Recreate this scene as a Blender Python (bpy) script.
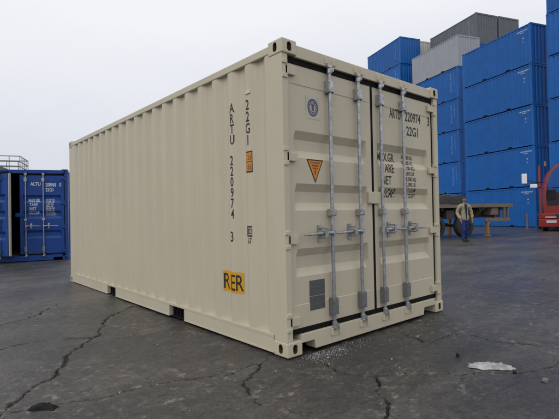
import bpy, bmesh, math, random
import numpy as np
from mathutils import Vector, Matrix
random.seed(7); rng = np.random.RandomState(11)
R = math.radians
for o in list(bpy.data.objects): bpy.data.objects.remove(o, do_unlink=True)
scene = bpy.context.scene
COL = scene.collection

# ------------------------------------------------------------------ camera
CAM = Vector((-2.2895, -2.5786, 1.1516)); YAW, PITCH, ROLL, FPX = 0.7130, 0.0129, -0.0205, 430.316
_f = Vector((math.sin(YAW)*math.cos(PITCH), math.cos(YAW)*math.cos(PITCH), math.sin(PITCH)))
_r = Vector((math.cos(YAW), -math.sin(YAW), 0)); _u = _r.cross(_f)
_r2 = _r*math.cos(ROLL) + _u*math.sin(ROLL); _u2 = -_r*math.sin(ROLL) + _u*math.cos(ROLL)
cd = bpy.data.cameras.new('camera'); cam = bpy.data.objects.new('camera', cd); COL.objects.link(cam)
cd.sensor_fit = 'HORIZONTAL'; cd.sensor_width = 36; cd.lens = 36*FPX/559; cd.clip_start = 0.05; cd.clip_end = 3000
cam.matrix_world = Matrix(((_r2.x, _u2.x, -_f.x, CAM.x), (_r2.y, _u2.y, -_f.y, CAM.y), (_r2.z, _u2.z, -_f.z, CAM.z), (0, 0, 0, 1)))
scene.camera = cam
FH = Vector((math.sin(YAW), math.cos(YAW), 0)); RH = Vector((math.cos(YAW), -math.sin(YAW), 0))

# ------------------------------------------------------------------ overcast sky and soft sun
SUN_EL, SUN_AZ = R(48), R(-100)          # azimuth from +Y towards +X: soft light from the left of the picture
w = bpy.data.worlds.new('World'); scene.world = w; w.use_nodes = True
nt = w.node_tree; nt.nodes.clear()
def N(nt, t, **k):
    n = nt.nodes.new(t)
    for a, b in k.items():
        if a == 'inp':
            for i, v in b.items(): n.inputs[i].default_value = v
        else: setattr(n, a, b)
    return n
sky = N(nt, 'ShaderNodeTexSky', sky_type='NISHITA', sun_disc=False, sun_elevation=SUN_EL, sun_rotation=SUN_AZ, dust_density=4.0, air_density=1.0)
bg1 = N(nt, 'ShaderNodeBackground', inp={1: 0.09}); nt.links.new(sky.outputs[0], bg1.inputs[0])
tc = N(nt, 'ShaderNodeTexCoord'); mp = N(nt, 'ShaderNodeMapping', inp={3: (1.0, 1.0, 2.2)})
nt.links.new(tc.outputs['Generated'], mp.inputs[0])
cl = N(nt, 'ShaderNodeTexNoise', inp={'Scale': 1.3, 'Detail': 5.0, 'Roughness': 0.5}); nt.links.new(mp.outputs[0], cl.inputs['Vector'])
# even overcast: paler towards the zenith, as under any closed cloud cover, with faint cloud structure
sx = N(nt, 'ShaderNodeSeparateXYZ'); nt.links.new(tc.outputs['Generated'], sx.inputs[0])
nz = N(nt, 'ShaderNodeMapRange', inp={1: .3, 2: .7, 3: -.06, 4: .06}); nt.links.new(cl.outputs['Fac'], nz.inputs[0])
ad = N(nt, 'ShaderNodeMath', operation='ADD'); nt.links.new(sx.outputs[2], ad.inputs[0]); nt.links.new(nz.outputs[0], ad.inputs[1])
cr = N(nt, 'ShaderNodeValToRGB'); el = cr.color_ramp.elements
el[0].position = 0.0; el[0].color = (.66, .70, .79, 1); el[1].position = 1.0; el[1].color = (1.02, 1.02, 1.05, 1)
e2 = el.new(.20); e2.color = (.76, .79, .86, 1); e2 = el.new(.42); e2.color = (.95, .955, .995, 1)
nt.links.new(ad.outputs[0], cr.inputs[0])
bg2 = N(nt, 'ShaderNodeBackground', inp={1: 1.0}); nt.links.new(cr.outputs[0], bg2.inputs[0])
mx = N(nt, 'ShaderNodeMixShader', inp={0: 0.93}); nt.links.new(bg1.outputs[0], mx.inputs[1]); nt.links.new(bg2.outputs[0], mx.inputs[2])
wo = N(nt, 'ShaderNodeOutputWorld'); nt.links.new(mx.outputs[0], wo.inputs[0])
sl = bpy.data.lights.new('sun', 'SUN'); sl.energy = 0.7; sl.angle = R(35); sl.color = (1, .97, .92)
so = bpy.data.objects.new('sun', sl); COL.objects.link(so)
sd = Vector((math.sin(SUN_AZ)*math.cos(SUN_EL), math.cos(SUN_AZ)*math.cos(SUN_EL), math.sin(SUN_EL)))
so.rotation_euler = (-sd).to_track_quat('-Z', 'Y').to_euler(); so.location = (-8, -2, 12)
scene.view_settings.view_transform = 'Standard'; scene.view_settings.look = 'None'
scene.view_settings.exposure = 0.0; scene.view_settings.gamma = 1.0; scene.view_settings.use_curve_mapping = False

# ------------------------------------------------------------------ materials
def new_mat(name):
    m = bpy.data.materials.new(name); m.use_nodes = True; m.node_tree.nodes.clear()
    t = m.node_tree; b = N(t, 'ShaderNodeBsdfPrincipled'); o = N(t, 'ShaderNodeOutputMaterial'); t.links.new(b.outputs[0], o.inputs[0])
    return m, t, b
def mixc(t, fac, a, b, mode='MIX'):
    n = N(t, 'ShaderNodeMix', data_type='RGBA', blend_type=mode)
    for i, v in ((0, fac), (6, a), (7, b)):
        if hasattr(v, 'is_output'): t.links.new(v, n.inputs[i])
        else: n.inputs[i].default_value = v if i == 0 else (*v, 1) if len(v) == 3 else v
    return n.outputs[2]
def noise(t, scale, detail=4, rough=.55, vec=None, stretch=None, dist=0.0):
    n = N(t, 'ShaderNodeTexNoise', inp={'Scale': scale, 'Detail': detail, 'Roughness': rough, 'Distortion': dist})
    if vec is not None:
        if stretch:
            mp = N(t, 'ShaderNodeMapping', inp={3: stretch}); t.links.new(vec, mp.inputs[0]); vec = mp.outputs[0]
        t.links.new(vec, n.inputs['Vector'])
    return n.outputs['Fac']
def ramp(t, v, a, b, lo=0.0, hi=1.0):
    n = N(t, 'ShaderNodeMapRange', inp={1: a, 2: b, 3: lo, 4: hi}); n.clamp = True; t.links.new(v, n.inputs[0]); return n.outputs[0]
def math_(t, op, a, b):
    n = N(t, 'ShaderNodeMath', operation=op)
    for i, v in ((0, a), (1, b)):
        if hasattr(v, 'is_output'): t.links.new(v, n.inputs[i])
        else: n.inputs[i].default_value = v
    return n.outputs[0]
def bump(t, b, h, strength=.2, dist=.01):
    n = N(t, 'ShaderNodeBump', inp={'Strength': strength, 'Distance': dist}); t.links.new(h, n.inputs['Height']); t.links.new(n.outputs[0], b.inputs['Normal'])
def paint(name, col, rough=.45, var=.12, dirt=(.16, .13, .09), dirt_amt=.25, rnd=0.0, spec=.5, rust=0.0):
    m, t, b = new_mat(name)
    tc = N(t, 'ShaderNodeTexCoord'); v = tc.outputs['Object']
    c2 = tuple(x*(1-var) for x in col)
    c = mixc(t, ramp(t, noise(t, 1.7, 5, vec=v), .3, .7), col, c2)
    streak = ramp(t, noise(t, 6, 6, .65, vec=v, stretch=(1.2, 1.2, .12)), .52, .82, 0, dirt_amt)
    c = mixc(t, streak, c, dirt)
    spots = ramp(t, noise(t, 38, 3, .6, vec=v), .68, .78, 0, dirt_amt*.8)
    c = mixc(t, spots, c, dirt)
    if rust:
        c = mixc(t, ramp(t, noise(t, 9, 6, .7, vec=v), .66, .72, 0, rust), c, (.12, .05, .025))
    if rnd:
        oi = N(t, 'ShaderNodeObjectInfo'); hs = N(t, 'ShaderNodeHueSaturation')
        t.links.new(c, hs.inputs['Color']); t.links.new(ramp(t, oi.outputs['Random'], 0, 1, 1-rnd, 1+rnd), hs.inputs['Value'])
        c = hs.outputs[0]
    t.links.new(c, b.inputs['Base Color'])
    t.links.new(ramp(t, noise(t, 5, 4, vec=v), .3, .7, rough-.06, rough+.1), b.inputs['Roughness'])
    b.inputs['Specular IOR Level'].default_value = spec
    bump(t, b, noise(t, 2.4, 3, vec=v), .10, .02)
    return m
def plain(name, col, rough=.6, metal=0.0, var=.2, scale=12, bstr=.1):
    m, t, b = new_mat(name); tc = N(t, 'ShaderNodeTexCoord'); v = tc.outputs['Object']
    nz = noise(t, scale, 5, vec=v)
    t.links.new(mixc(t, ramp(t, nz, .3, .7), col, tuple(x*(1-var) for x in col)), b.inputs['Base Color'])
    t.links.new(ramp(t, nz, .3, .7, max(.05, rough-.08), rough+.08), b.inputs['Roughness'])
    b.inputs['Metallic'].default_value = metal
    bump(t, b, nz, bstr, .005)
    return m
M = {}
M['beige'] = paint('beige_paint', (.58, .525, .395), .46, .05, (.30, .25, .17), .16, spec=.35)
M['inside'] = paint('beige_inside_paint', (.45, .42, .34), .6)
M['galv'] = plain('galvanised_steel', (.50, .52, .54), .40, .75, .45, 28)
M['galv_dark'] = plain('weathered_zinc', (.30, .31, .32), .5, .7, .4, 60)
M['rubber'] = plain('black_rubber', (.006, .006, .006), .8)
[q for q in M['rubber'].node_tree.nodes if q.type == 'BSDF_PRINCIPLED'][0].inputs['Specular IOR Level'].default_value = .2
M['hole'] = plain('rusty_grease', (.10, .065, .025), .8)
M['openingshade'] = plain('opening_shade_black', (.010, .010, .010), .85)  # near-black colour stands for the shade inside pockets and casting holes
[q for q in M['openingshade'].node_tree.nodes if q.type == 'BSDF_PRINCIPLED'][0].inputs['Specular IOR Level'].default_value = .2
M['ink'] = plain('black_vinyl', (.022, .020, .019), .6, bstr=0)
M['white_ink'] = plain('white_vinyl', (.78, .79, .80), .6, bstr=0)
M['pale_ink'] = plain('pale_worn_lettering', (.42, .48, .58), .6, bstr=0)
M['yellow'] = plain('yellow_vinyl', (.70, .36, .012), .5, var=.08, bstr=0)
M['orange'] = plain('orange_vinyl', (.66, .26, .01), .5, var=.08, bstr=0)
M['redbrown'] = plain('red_brown_vinyl', (.33, .06, .012), .5, bstr=0)
M['greydecal'] = plain('grey_data_plate', (.12, .125, .13), .5, .2, .35, 30)
M['violet'] = plain('violet_print', (.11, .085, .16), .6, bstr=0)
M['emblemwhite'] = plain('emblem_white', (.58, .55, .48), .6, bstr=0)
M['sealgrey'] = plain('light_grey_seal', (.42, .42, .42), .6)
M['wood'] = plain('plywood', (.16, .10, .06), .7)
BLUE = (.005, .122, .44)
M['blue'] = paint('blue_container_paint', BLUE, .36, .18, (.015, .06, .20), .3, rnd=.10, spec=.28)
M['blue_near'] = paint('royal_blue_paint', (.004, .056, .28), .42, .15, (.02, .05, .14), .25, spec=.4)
M['grey'] = paint('light_grey_paint', (.36, .38, .42), .5, .1, (.2, .19, .18), .3)
M['darkgrey'] = paint('dark_grey_green_paint', (.125, .138, .160), .55, .15, (.10, .08, .06), .4, rust=.4)
M['white'] = paint('off_white_paint', (.55, .55, .50), .5, .1)

# ------------------------------------------------------------------ mesh helpers
class MB:
    def __init__(s): s.v = []; s.f = []; s.m = []
    def add(s, vs, fs, mi=0):
        n = len(s.v); s.v += [tuple(p) for p in vs]; s.f += [tuple(i+n for i in f) for f in fs]; s.m += [mi]*len(fs); return s
    def box(s, x0, x1, y0, y1, z0, z1, mi=0, top=None):
        a, b, c, d = top if top else (x0, x1, y0, y1)
        return s.add([(x0,y0,z0),(x1,y0,z0),(x1,y1,z0),(x0,y1,z0),(a,c,z1),(b,c,z1),(b,d,z1),(a,d,z1)],
                     [(0,3,2,1),(4,5,6,7),(0,1,5,4),(1,2,6,5),(2,3,7,6),(3,0,4,7)], mi)
    def cyl(s, p0, p1, r, n=10, mi=0, r1=None, caps=True):
        p0, p1 = Vector(p0), Vector(p1); d = (p1-p0).normalized(); a = d.orthogonal().normalized(); b = d.cross(a); r1 = r if r1 is None else r1
        vs = []
        for p, rr in ((p0, r), (p1, r1)):
            for k in range(n):
                t = 2*math.pi*k/n; vs.append(p + a*rr*math.cos(t) + b*rr*math.sin(t))
        fs = [(k, (k+1) % n, n+(k+1) % n, n+k) for k in range(n)]
        if caps: fs += [tuple(range(n-1, -1, -1)), tuple(range(n, 2*n))]
        return s.add(vs, fs, mi)
    def tube(s, pts, r, n=8, mi=0):
        pts = [Vector(p) for p in pts]; rs = r if isinstance(r, (list, tuple)) else [r]*len(pts)
        vs = []; a = None
        for i, p in enumerate(pts):
            d = (pts[min(i+1, len(pts)-1)] - pts[max(i-1, 0)]).normalized()
            if a is None: a = d.orthogonal().normalized()
            a = (a - d*a.dot(d)).normalized(); b = d.cross(a)
            for k in range(n):
                t = 2*math.pi*k/n; vs.append(p + a*rs[i]*math.cos(t) + b*rs[i]*math.sin(t))
        fs = [(i*n+k, i*n+(k+1) % n, (i+1)*n+(k+1) % n, (i+1)*n+k) for i in range(len(pts)-1) for k in range(n)]
        fs += [tuple(range(n-1, -1, -1)), tuple(range(len(vs)-n, len(vs)))]
        return s.add(vs, fs, mi)
    def prism(s, poly, axis, a, b, mi=0):       # poly in the two other axes (cyclic order xyz), extruded a..b along axis
        n = len(poly)
        def P(p, q): return {'x': (q, p[0], p[1]), 'y': (p[0], q, p[1]), 'z': (p[0], p[1], q)}[axis]
        vs = [P(p, a) for p in poly] + [P(p, b) for p in poly]
        fs = [(k, (k+1) % n, n+(k+1) % n, n+k) for k in range(n)] + [tuple(range(n-1, -1, -1)), tuple(range(n, 2*n))]
        return s.add(vs, fs, mi)
    def grid(s, us, vs_, fn, mi=0):
        nu, nv = len(us), len(vs_)
        P = [fn(u, v) for v in vs_ for u in us]
        F = [(j*nu+i, j*nu+i+1, (j+1)*nu+i+1, (j+1)*nu+i) for j in range(nv-1) for i in range(nu-1)]
        return s.add(P, F, mi)
    def mesh(s, name, mats, bevel=0, smooth=None, fix=True):
        me = bpy.data.meshes.new(name); me.from_pydata(s.v, [], s.f)
        for m in (mats if isinstance(mats, (list, tuple)) else [mats]): me.materials.append(M[m] if isinstance(m, str) else m)
        me.polygons.foreach_set('material_index', s.m)
        if fix or bevel:
            bm = bmesh.new(); bm.from_mesh(me)
            if fix: bmesh.ops.recalc_face_normals(bm, faces=bm.faces)
            if bevel:
                es = [e for e in bm.edges if len(e.link_faces) == 2 and e.calc_face_angle(0) > .5]
                bmesh.ops.bevel(bm, geom=es, offset=bevel, segments=2, affect='EDGES', profile=.6, clamp_overlap=True)
            bm.to_mesh(me); bm.free()
        if smooth is not None:
            me.shade_smooth(); me.set_sharp_from_angle(angle=R(smooth))
        me.update(); return me
    def build(s, name, mats, parent=None, bevel=0, smooth=None, fix=True, **k):
        return link(name, s.mesh(name, mats, bevel, smooth, fix), parent, **k)
def link(name, me, parent=None, loc=None, rotz=None, label=None):
    o = bpy.data.objects.new(name, me); COL.objects.link(o)
    if parent: o.parent = parent
    if loc is not None: o.location = loc
    if rotz is not None: o.rotation_euler.z = rotz
    if label: o['label'] = label
    return o
def empty(name, loc=(0, 0, 0), rotz=0):
    o = bpy.data.objects.new(name, None); COL.objects.link(o); o.location = loc; o.rotation_euler = (0, 0, rotz); o.empty_display_size = .2; return o
def tag(o, label=None, cat=None, group=None, kind=None):
    for k, v in (('label', label), ('category', cat), ('group', group), ('kind', kind)):
        if v: o[k] = v
    return o
def copy_tree(o, parent=None):
    c = o.copy(); COL.objects.link(c)
    if parent is not None: c.parent = parent
    for ch in [x for x in bpy.data.objects if x.parent == o]: copy_tree(ch, c)
    return c
def bake(o):
    dg = bpy.context.evaluated_depsgraph_get(); dg.update()
    return bpy.data.meshes.new_from_object(o.evaluated_get(dg))
_tc = {}
def text_geo(s, h=1.0, xs=1.0, bold=0.0, align='LEFT'):
    """2-D lettering as (verts, faces), cap height h"""
    key = (s, bold)
    if key not in _tc:
        cu = bpy.data.curves.new('t', 'FONT'); cu.body = s; cu.size = 1; cu.offset = bold; cu.resolution_u = 3; cu.fill_mode = 'FRONT'
        o = bpy.data.objects.new('t', cu); COL.objects.link(o); me = bake(o)
        vs = [(v.co.x, v.co.y) for v in me.vertices]; fs = [tuple(p.vertices) for p in me.polygons]
        bpy.data.objects.remove(o); bpy.data.curves.remove(cu); bpy.data.meshes.remove(me)
        x0 = min(v[0] for v in vs); y0 = min(v[1] for v in vs); y1 = max(v[1] for v in vs)
        _tc[key] = ([(x-x0, y) for x, y in vs], fs)
    vs, fs = _tc[key]; k = h/.69
    wd = max(v[0] for v in vs)*k*xs; ox = {'LEFT': 0, 'CENTER': -wd/2, 'RIGHT': -wd}[align]
    return [(x*k*xs+ox, y*k) for x, y in vs], fs, wd
def drape(name, items, mats, parent, mapf, cut_u=(), cut_v=(), label=None):
    """items: (verts2d, faces, material_index). Cut along the folds of the sheet and laid on it by mapf(u, v)."""
    bm = bmesh.new()
    for vs, fs, mi in items:
        bv = [bm.verts.new((x, y, 0)) for x, y in vs]
        for f in fs:
            try: bm.faces.new([bv[i] for i in f]).material_index = mi
            except ValueError: pass
    for cuts, nrm in ((cut_u, (1, 0, 0)), (cut_v, (0, 1, 0))):
        for c in cuts:
            bmesh.ops.bisect_plane(bm, geom=bm.verts[:]+bm.edges[:]+bm.faces[:], plane_co=(c*nrm[0], c*nrm[1], 0), plane_no=nrm, dist=1e-5)
    for v in bm.verts: v.co = mapf(v.co.x, v.co.y)
    me = bpy.data.meshes.new(name); bm.to_mesh(me); bm.free()
    for m in mats: me.materials.append(M[m])
    return link(name, me, parent, label=label)
def quad(u0, u1, v0, v1, mi=0): return ([(u0, v0), (u1, v0), (u1, v1), (u0, v1)], [(0, 1, 2, 3)], mi)
def shift(geo, du, dv, mi=0): return ([(x+du, y+dv) for x, y in geo[0]], geo[1], mi)
def flip_mesh(me, sx, sy, sz):
    m2 = me.copy(); m2.transform(Matrix.Diagonal((sx, sy, sz, 1)))
    if sx*sy*sz < 0: m2.flip_normals()
    return m2

# ------------------------------------------------------------------ container pieces
L, W, H = 6.058, 2.438, 2.591
PITCH_C, C0 = .278, .333
def fold(c, n, p=PITCH_C, inner=.070, slope=.068):
    out = []
    for k in range(n):
        m = c+k*p; out += [(m-inner/2-slope, 0), (m-inner/2, 1), (m+inner/2, 1), (m+inner/2+slope, 0)]
    return out
SIDE = fold(C0, 20); CD = .036
def fold_depth(y, prof=SIDE, d=CD):
    if y <= prof[0][0] or y >= prof[-1][0]: return 0.0
    for (a, da), (b, db) in zip(prof, prof[1:]):
        if a <= y <= b: return d*(da+(db-da)*(y-a)/(b-a))
    return 0.0
SX = .008                                           # outer flats of the side sheet
def casting_mesh(mats):
    """hollow corner fitting for the corner at the origin (outer faces x=0, y=0, z=0), with oval apertures"""
    b = MB().box(0, .162, 0, .178, 0, .118); base = link('c', b.mesh('c', mats, bevel=.010))
    cut = MB()
    def oval(axis, cu, cv, lu, lv, d):
        r = min(lu, lv)/2; pts = []
        for k in range(16):
            t = 2*math.pi*k/16; x = r*math.cos(t); y = r*math.sin(t)
            pts.append((cu + x + math.copysign(max(lu/2-r, 0), x), cv + y + math.copysign(max(lv/2-r, 0), y)))
        cut.prism(pts, axis, -.02, d)
    oval('x', .089, .060, .050, .078, .050); oval('y', .080, .060, .050, .078, .050)
    oval('z', .080, .090, .062, .115, .030)
    cutter = link('k', cut.mesh('k', [mats[1]]))
    cutter.data.materials.clear(); [cutter.data.materials.append(M[m]) for m in mats]
    cutter.data.polygons.foreach_set('material_index', [1]*len(cutter.data.polygons))
    md = base.modifiers.new('b', 'BOOLEAN'); md.object = cutter; md.operation = 'DIFFERENCE'; md.solver = 'EXACT'; md.use_self = True
    me = bake(base); bpy.data.objects.remove(base); bpy.data.objects.remove(cutter)
    return me
def put_castings(root, me, Hh=H):
    for sx in (1, -1):
        for sy in (1, -1):
            for sz in (1, -1):
                link('corner_casting', flip_mesh(me, sx, sy, sz), root, (0 if sx > 0 else W, 0 if sy > 0 else L, 0 if sz > 0 else Hh))
def side_sheet(mat, Hh, x_out, sign):
    ys = [.165]+[p[0] for p in SIDE]+[5.895]
    return MB().grid(ys, [.158, Hh-.080], lambda y, z: (x_out+sign*fold_depth(y), y, z)).mesh('side_panel', mat, fix=False)
END = fold(.34, 7, .293, .11, .045)
def end_sheet(mat, Hh, y_out, sign):
    xs = [.155]+[p[0] for p in END]+[2.283]
    return MB().grid(xs, [.15, Hh-.10], lambda x, z: (x, y_out+sign*fold_depth(x, END, .045), z)).mesh('end_panel', mat, fix=False)
ROOF = fold(.30, 26, .21, .05, .04)
def roof_sheet(mat, Hh):
    ys = [.10]+[p[0] for p in ROOF]+[5.96]
    return MB().grid([.05, W-.05], ys, lambda x, y: (x, y, Hh-.034-fold_depth(y, ROOF, .02))).mesh('roof_panel', mat, fix=False)
POCK = ((1.712, 2.065), (3.776, 4.109))
def bottom_rail(mat, x0, x1, sides, zb=.014):
    """side bottom rail with the two forklift openings left free"""
    b = MB(); ys = [.178]+[v for p in POCK for v in p]+[5.88]
    for a, c in zip(ys[::2], ys[1::2]): b.box(x0, x1, a, c, zb, .136)
    xa, xb = (x0-.002, x1) if sides < 0 else (x0, x1+.002)
    b.box(xa, xb, .178, 5.88, .138, .160)
    # bottom lip and little flanges round the openings
    xl = (x0-.004, x1-.01) if sides < 0 else (x0+.01, x1+.004)
    for a, c in zip(ys[::2], ys[1::2]): b.box(xl[0], xl[1], a+.003, c-.003, zb-.004, zb+.008)
    return b
GROOVES = [(1.63, 1.86), (1.185, 1.415), (.63, .865)]; GS, GD = .068, .042
def door_depth(z):
    for a, b in GROOVES:
        if a < z < b: return GD*min(1, (z-a)/GS, (b-z)/GS)
    return 0.0
DOOR_CUTS = [q for a, b in GROOVES for q in (a, a+GS, b-GS, b)]
ZB, ZT = .206, 2.412
def make_door(root, paint_m, mirror, wd, rods, name_loc, rotz=0.0, label=None, dist=.37, edge=None):
    """leaf in hinge coordinates: x from the hinge edge towards the free edge (negative when mirrored), outer face at y=0"""
    s = -1 if mirror else 1
    X = lambda *a: sorted(s*q for q in a)
    xs = [0, .075, .098, wd-.098, wd-.075, wd]; zs = sorted([ZB, .395, .40, 2.245, 2.25, ZT]+DOOR_CUTS)
    def surf(x, z):
        inn = .098 <= x <= wd-.098
        d = door_depth(z) if inn else 0
        if .395 < z < 2.25 and .075 <= x <= wd-.075: d += .004
        return (s*x, d, z)
    b = MB().grid(xs, zs, surf)
    b.box(*X(0, wd), .054, .060, ZB, ZT)
    for a in ((X(0, wd), ZB, ZB+.001), (X(0, wd), ZT-.001, ZT), (X(0, .001), ZB, ZT), (X(wd-.001, wd), ZB, ZT)):
        b.box(a[0][0], a[0][1], .0005, .054, a[1], a[2])
    door = b.build('door', paint_m, root, loc=name_loc, rotz=rotz, label=label)
    # rubber seal round the leaf
    g = MB(); g.box(*X(-.002, wd+.012), -.006, .042, ZT+.002, ZT+.050); g.box(*X(-.002, wd+.012), -.006, .042, ZB-.045, ZB-.002)
    g.box(*X(wd+.001, wd+.014), -.004, .042, ZB-.043, ZT+.048); g.box(*X(-(.004 if s > 0 else .024), -.001), -.002, .042, ZB-.043, ZT+.048)
    g.build('door_seal', 'rubber', door)
    if edge: MB().box(*X(wd+.0135, wd+.050), .0, .060, ZB, ZT).build('edge_seal', edge, door)
    # hinges
    hb = MB(); hb.box(*X(-.030, .085), -.030, -.002, -.036, .036); hb.cyl((s*-.042, -.022, -.082), (s*-.042, -.022, .082), .013, 10)
    hb.box(*X(-.068, -.014), -.040, .0, .043, .074); hb.box(*X(-.068, -.014), -.040, .0, -.074, -.043)
    hm = hb.mesh('hinge', paint_m, bevel=.004)
    for z in (2.345, 1.63, .945, .275): link('hinge', hm, door, (0, 0, z))
    for rx in rods:
        x = s*rx; y = -.034
        rb = MB().cyl((x, y, .135), (x, y, 2.475), .0165, 12)
        rb.build('lock_rod', 'galv', door, smooth=40)
        for z, up in ((2.44, 1), (.165, -1)):        # cam ends in their keepers
            c = MB(); c.cyl((x, y, z-.035), (x, y, z+.035), .024, 12); c.box(x-.014, x+.042, y-.020, y+.012, z-.016, z+.016)
            c.box(x-.035, x+.006, y-.024, y+.004, z+up*.02-.010, z+up*.02+.010)
            c.build('locking_cam', 'galv', door, bevel=.003)
        for z, h, wdt in ((2.285, .055, .036), (1.165, .030, .034), (.335, .075, .034)):
            c = MB(); c.box(x-wdt, x-.0185, y-.020, -.0015, z-h, z+h); c.box(x+.0185, x+wdt, y-.020, -.0015, z-h, z+h)
            c.box(x-wdt+.002, x+wdt-.002, y-.026, y-.0185, z-h+.006, z+h-.006)
            for dz in (-h*.6, h*.6): c.cyl((x-wdt*.78, y-.026, z+dz), (x-wdt*.78, y-.033, z+dz), .008, 8)
            c.build('rod_bracket', 'galv_dark' if h > .06 else 'galv', door, bevel=.003)
        # handle towards the hinge side, with hub and catch
        hz = .985; c = MB(); e = x - s*dist
        c.tube([(x, y-.024, hz), (x-s*.06, y-.034, hz+.004), (x-s*.14, y-.036, hz+.006), (e+s*.05, y-.030, hz-.004), (e, y-.026, hz-.006)], [.017, .014, .011, .010, .008], 8)
        c.cyl((x, y, hz-.030), (x, y, hz+.030), .026, 12); c.box(min(x, x-s*.03), max(x, x-s*.03), y-.044, y-.014, hz-.022, hz+.022)
        c.build('lock_handle', 'galv', door, smooth=45)
        cx = x - s*.135; c = MB()
        c.box(cx-.022, cx+.022, -.012, -.0015, hz-.075, hz+.075); c.cyl((cx, -.012, hz), (cx, y-.028, hz), .024, 12)
        c.box(cx-.018, cx+.018, y-.060, y-.048, hz-.030, hz+.052); c.box(cx-.012, cx+.012, y-.050, -.008, hz+.036, hz+.052); c.box(cx-.012, cx+.012, y-.050, -.008, hz-.045, hz-.032)
        c.build('handle_catch', 'galv', door, bevel=.003)
    return door
def door_text(door, specs, mat, name='lettering', label=None, x0=0.0):
    """specs: (text, x, z, cap height, x stretch) in leaf coordinates, laid over the pressed grooves"""
    for tx, x, z, h, st in specs:
        drape(name, [shift(text_geo(tx, h, st, .012), x, z)], [mat], door, lambda u, v: (u, door_depth(v)+.004*(.395 < v < 2.25 and u < -.075)-.0022, v), cut_v=DOOR_CUTS, label=label)
def frame_parts(root, pm, Hh=H, open_end=False):
    """rails, posts, sheets; shared by the detailed containers"""
    link('side_panel', side_sheet(pm, Hh, SX, 1), root); link('side_panel', side_sheet(pm, Hh, W-SX, -1), root)
    link('end_panel', end_sheet(pm, Hh, L-.012, -1), root); link('roof_panel', roof_sheet(pm, Hh), root)
    for x0, x1 in ((.002, .060), (W-.060, W-.002)):
        MB().box(x0, x1, .178, L-.178, Hh-.092, Hh-.028).build('top_rail', pm, root, bevel=.006)
    for (x0, x1), sd in (((.004, .052), -1), ((W-.052, W-.004), 1)):
        bottom_rail(pm, x0, x1, sd).build('bottom_rail', pm, root)
    for a, c in POCK:
        b = MB(); b.box(.06, W-.06, a-.006, a, .022, .128); b.box(.06, W-.06, c, c+.006, .022, .128); b.box(.06, W-.06, a, c, .129, .134); b.box(.02, W-.02, a, c, .010, .016); b.box(.07, W-.07, a, c, .016, .129)  # solid block closes each pocket, coloured as the shade inside it
        for k in range(5): b.box(.050, .0695, a+.02+k*.072, a+.045+k*.072, .016, .128); b.box(W-.0695, W-.050, a+.02+k*.072, a+.045+k*.072, .016, .128)
        b.build('forklift_pocket', 'openingshade', root)
    for x0, x1 in ((.006, .070), (W-.086, W-.006)):
        MB().box(x0, x1, .012, .172, .118, Hh-.118).build('corner_post', pm, root, bevel=.006)
    for x0, x1 in ((.006, .150), (W-.150, W-.006)):
        MB().box(x0, x1, L-.165, L-.006, .118, Hh-.118).build('corner_post', pm, root, bevel=.006)
    MB().box(.162, W-.162, L-.10, L-.004, Hh-.11, Hh-.026).build('end_rail', pm, root, bevel=.005)
    MB().box(.162, W-.162, L-.12, L-.004, .014, .15).build('end_rail', pm, root, bevel=.005)
    MB().box(.055, W-.055, .15, L-.13, .136, .165).build('floor', 'wood', root)
    # door header and sill
    MB().box(.162, W-.162, .012, .13, Hh-.128, Hh-.026).build('door_header', pm, root, bevel=.006)
    za, zb = .014, .160
    MB().prism([(.162, .090), (.315, .090), (.330, za), (2.035, za), (2.05, .090), (W-.162, .090), (W-.162, zb), (.162, zb)], 'y', .010, .135).build('door_sill', pm, root, bevel=.005)
def keepers(root, pm, xs):
    kb = MB(); kb.box(-.05, -.028, -.020, .004, -.03, .03); kb.box(.05, .072, -.020, .004, -.03, .03); kb.box(-.05, .072, -.006, .004, -.04, -.028)
    km = kb.mesh('cam_keeper', pm, bevel=.003)
    for x in xs:
        link('cam_keeper', km, root, (x, .010, .118)); link('cam_keeper', km, root, (x, .012, 2.512))

# ------------------------------------------------------------------ ground: damp worn asphalt, finely modelled near the camera
def vnoise(X, Y, seed):
    r = np.random.RandomState(seed); g = r.rand(64, 64)
    xi = np.floor(X).astype(int); yi = np.floor(Y).astype(int); fx = X-xi; fy = Y-yi
    fx = fx*fx*(3-2*fx); fy = fy*fy*(3-2*fy); a = xi % 64; b = yi % 64; a1 = (xi+1) % 64; b1 = (yi+1) % 64
    return g[a, b]*(1-fx)*(1-fy)+g[a1, b]*fx*(1-fy)+g[a, b1]*(1-fx)*fy+g[a1, b1]*fx*fy
CRACKS = [  # world polylines, half width
 ([(-.028, 3.022), (-.713, 2.184), (-1.001, 1.743), (-1.34, 1.195), (-1.601, .874), (-1.808, .621), (-1.876, .511), (-2.1, .2)], .017),
 ([(-2.3, .62), (-1.874, .527), (-1.752, .468), (-1.569, .411), (-1.225, .316), (-1.038, .267), (-.666, .148), (-.493, .076), (-.1, .13)], .006),
 ([(-.081, .156), (-.33, .0), (-.528, -.127), (-.615, -.354), (-.655, -.478)], .010),
 ([(.18, -.065), (.118, -.405), (.141, -.507), (.23, -.654), (.343, -.719), (.625, -.964), (.847, -1.146), (.985, -1.34), (1.231, -1.427), (1.47, -1.461), (1.9, -1.6)], .010),
 ([(.224, -.658), (.10, -.80), (-.026, -.904), (-.27, -1.11), (-.5, -1.35)], .010),
 ([(1.32, .2), (1.32, -.093), (1.217, -.454), (1.273, -.51), (1.589, -.515), (1.731, -.609), (1.711, -.78), (1.718, -.983), (1.839, -1.332), (2.0, -1.8)], .014),
 ([(3.2, -.2), (3.738, -.48), (3.699, -.815), (3.6, -1.6)], .010),
 ([(-.75, 3.9), (-1.2, 3.3), (-1.9, 3.1)], .008), ([(-.9, 1.85), (-1.5, 2.1), (-2.2, 2.0)], .005)]
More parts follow.
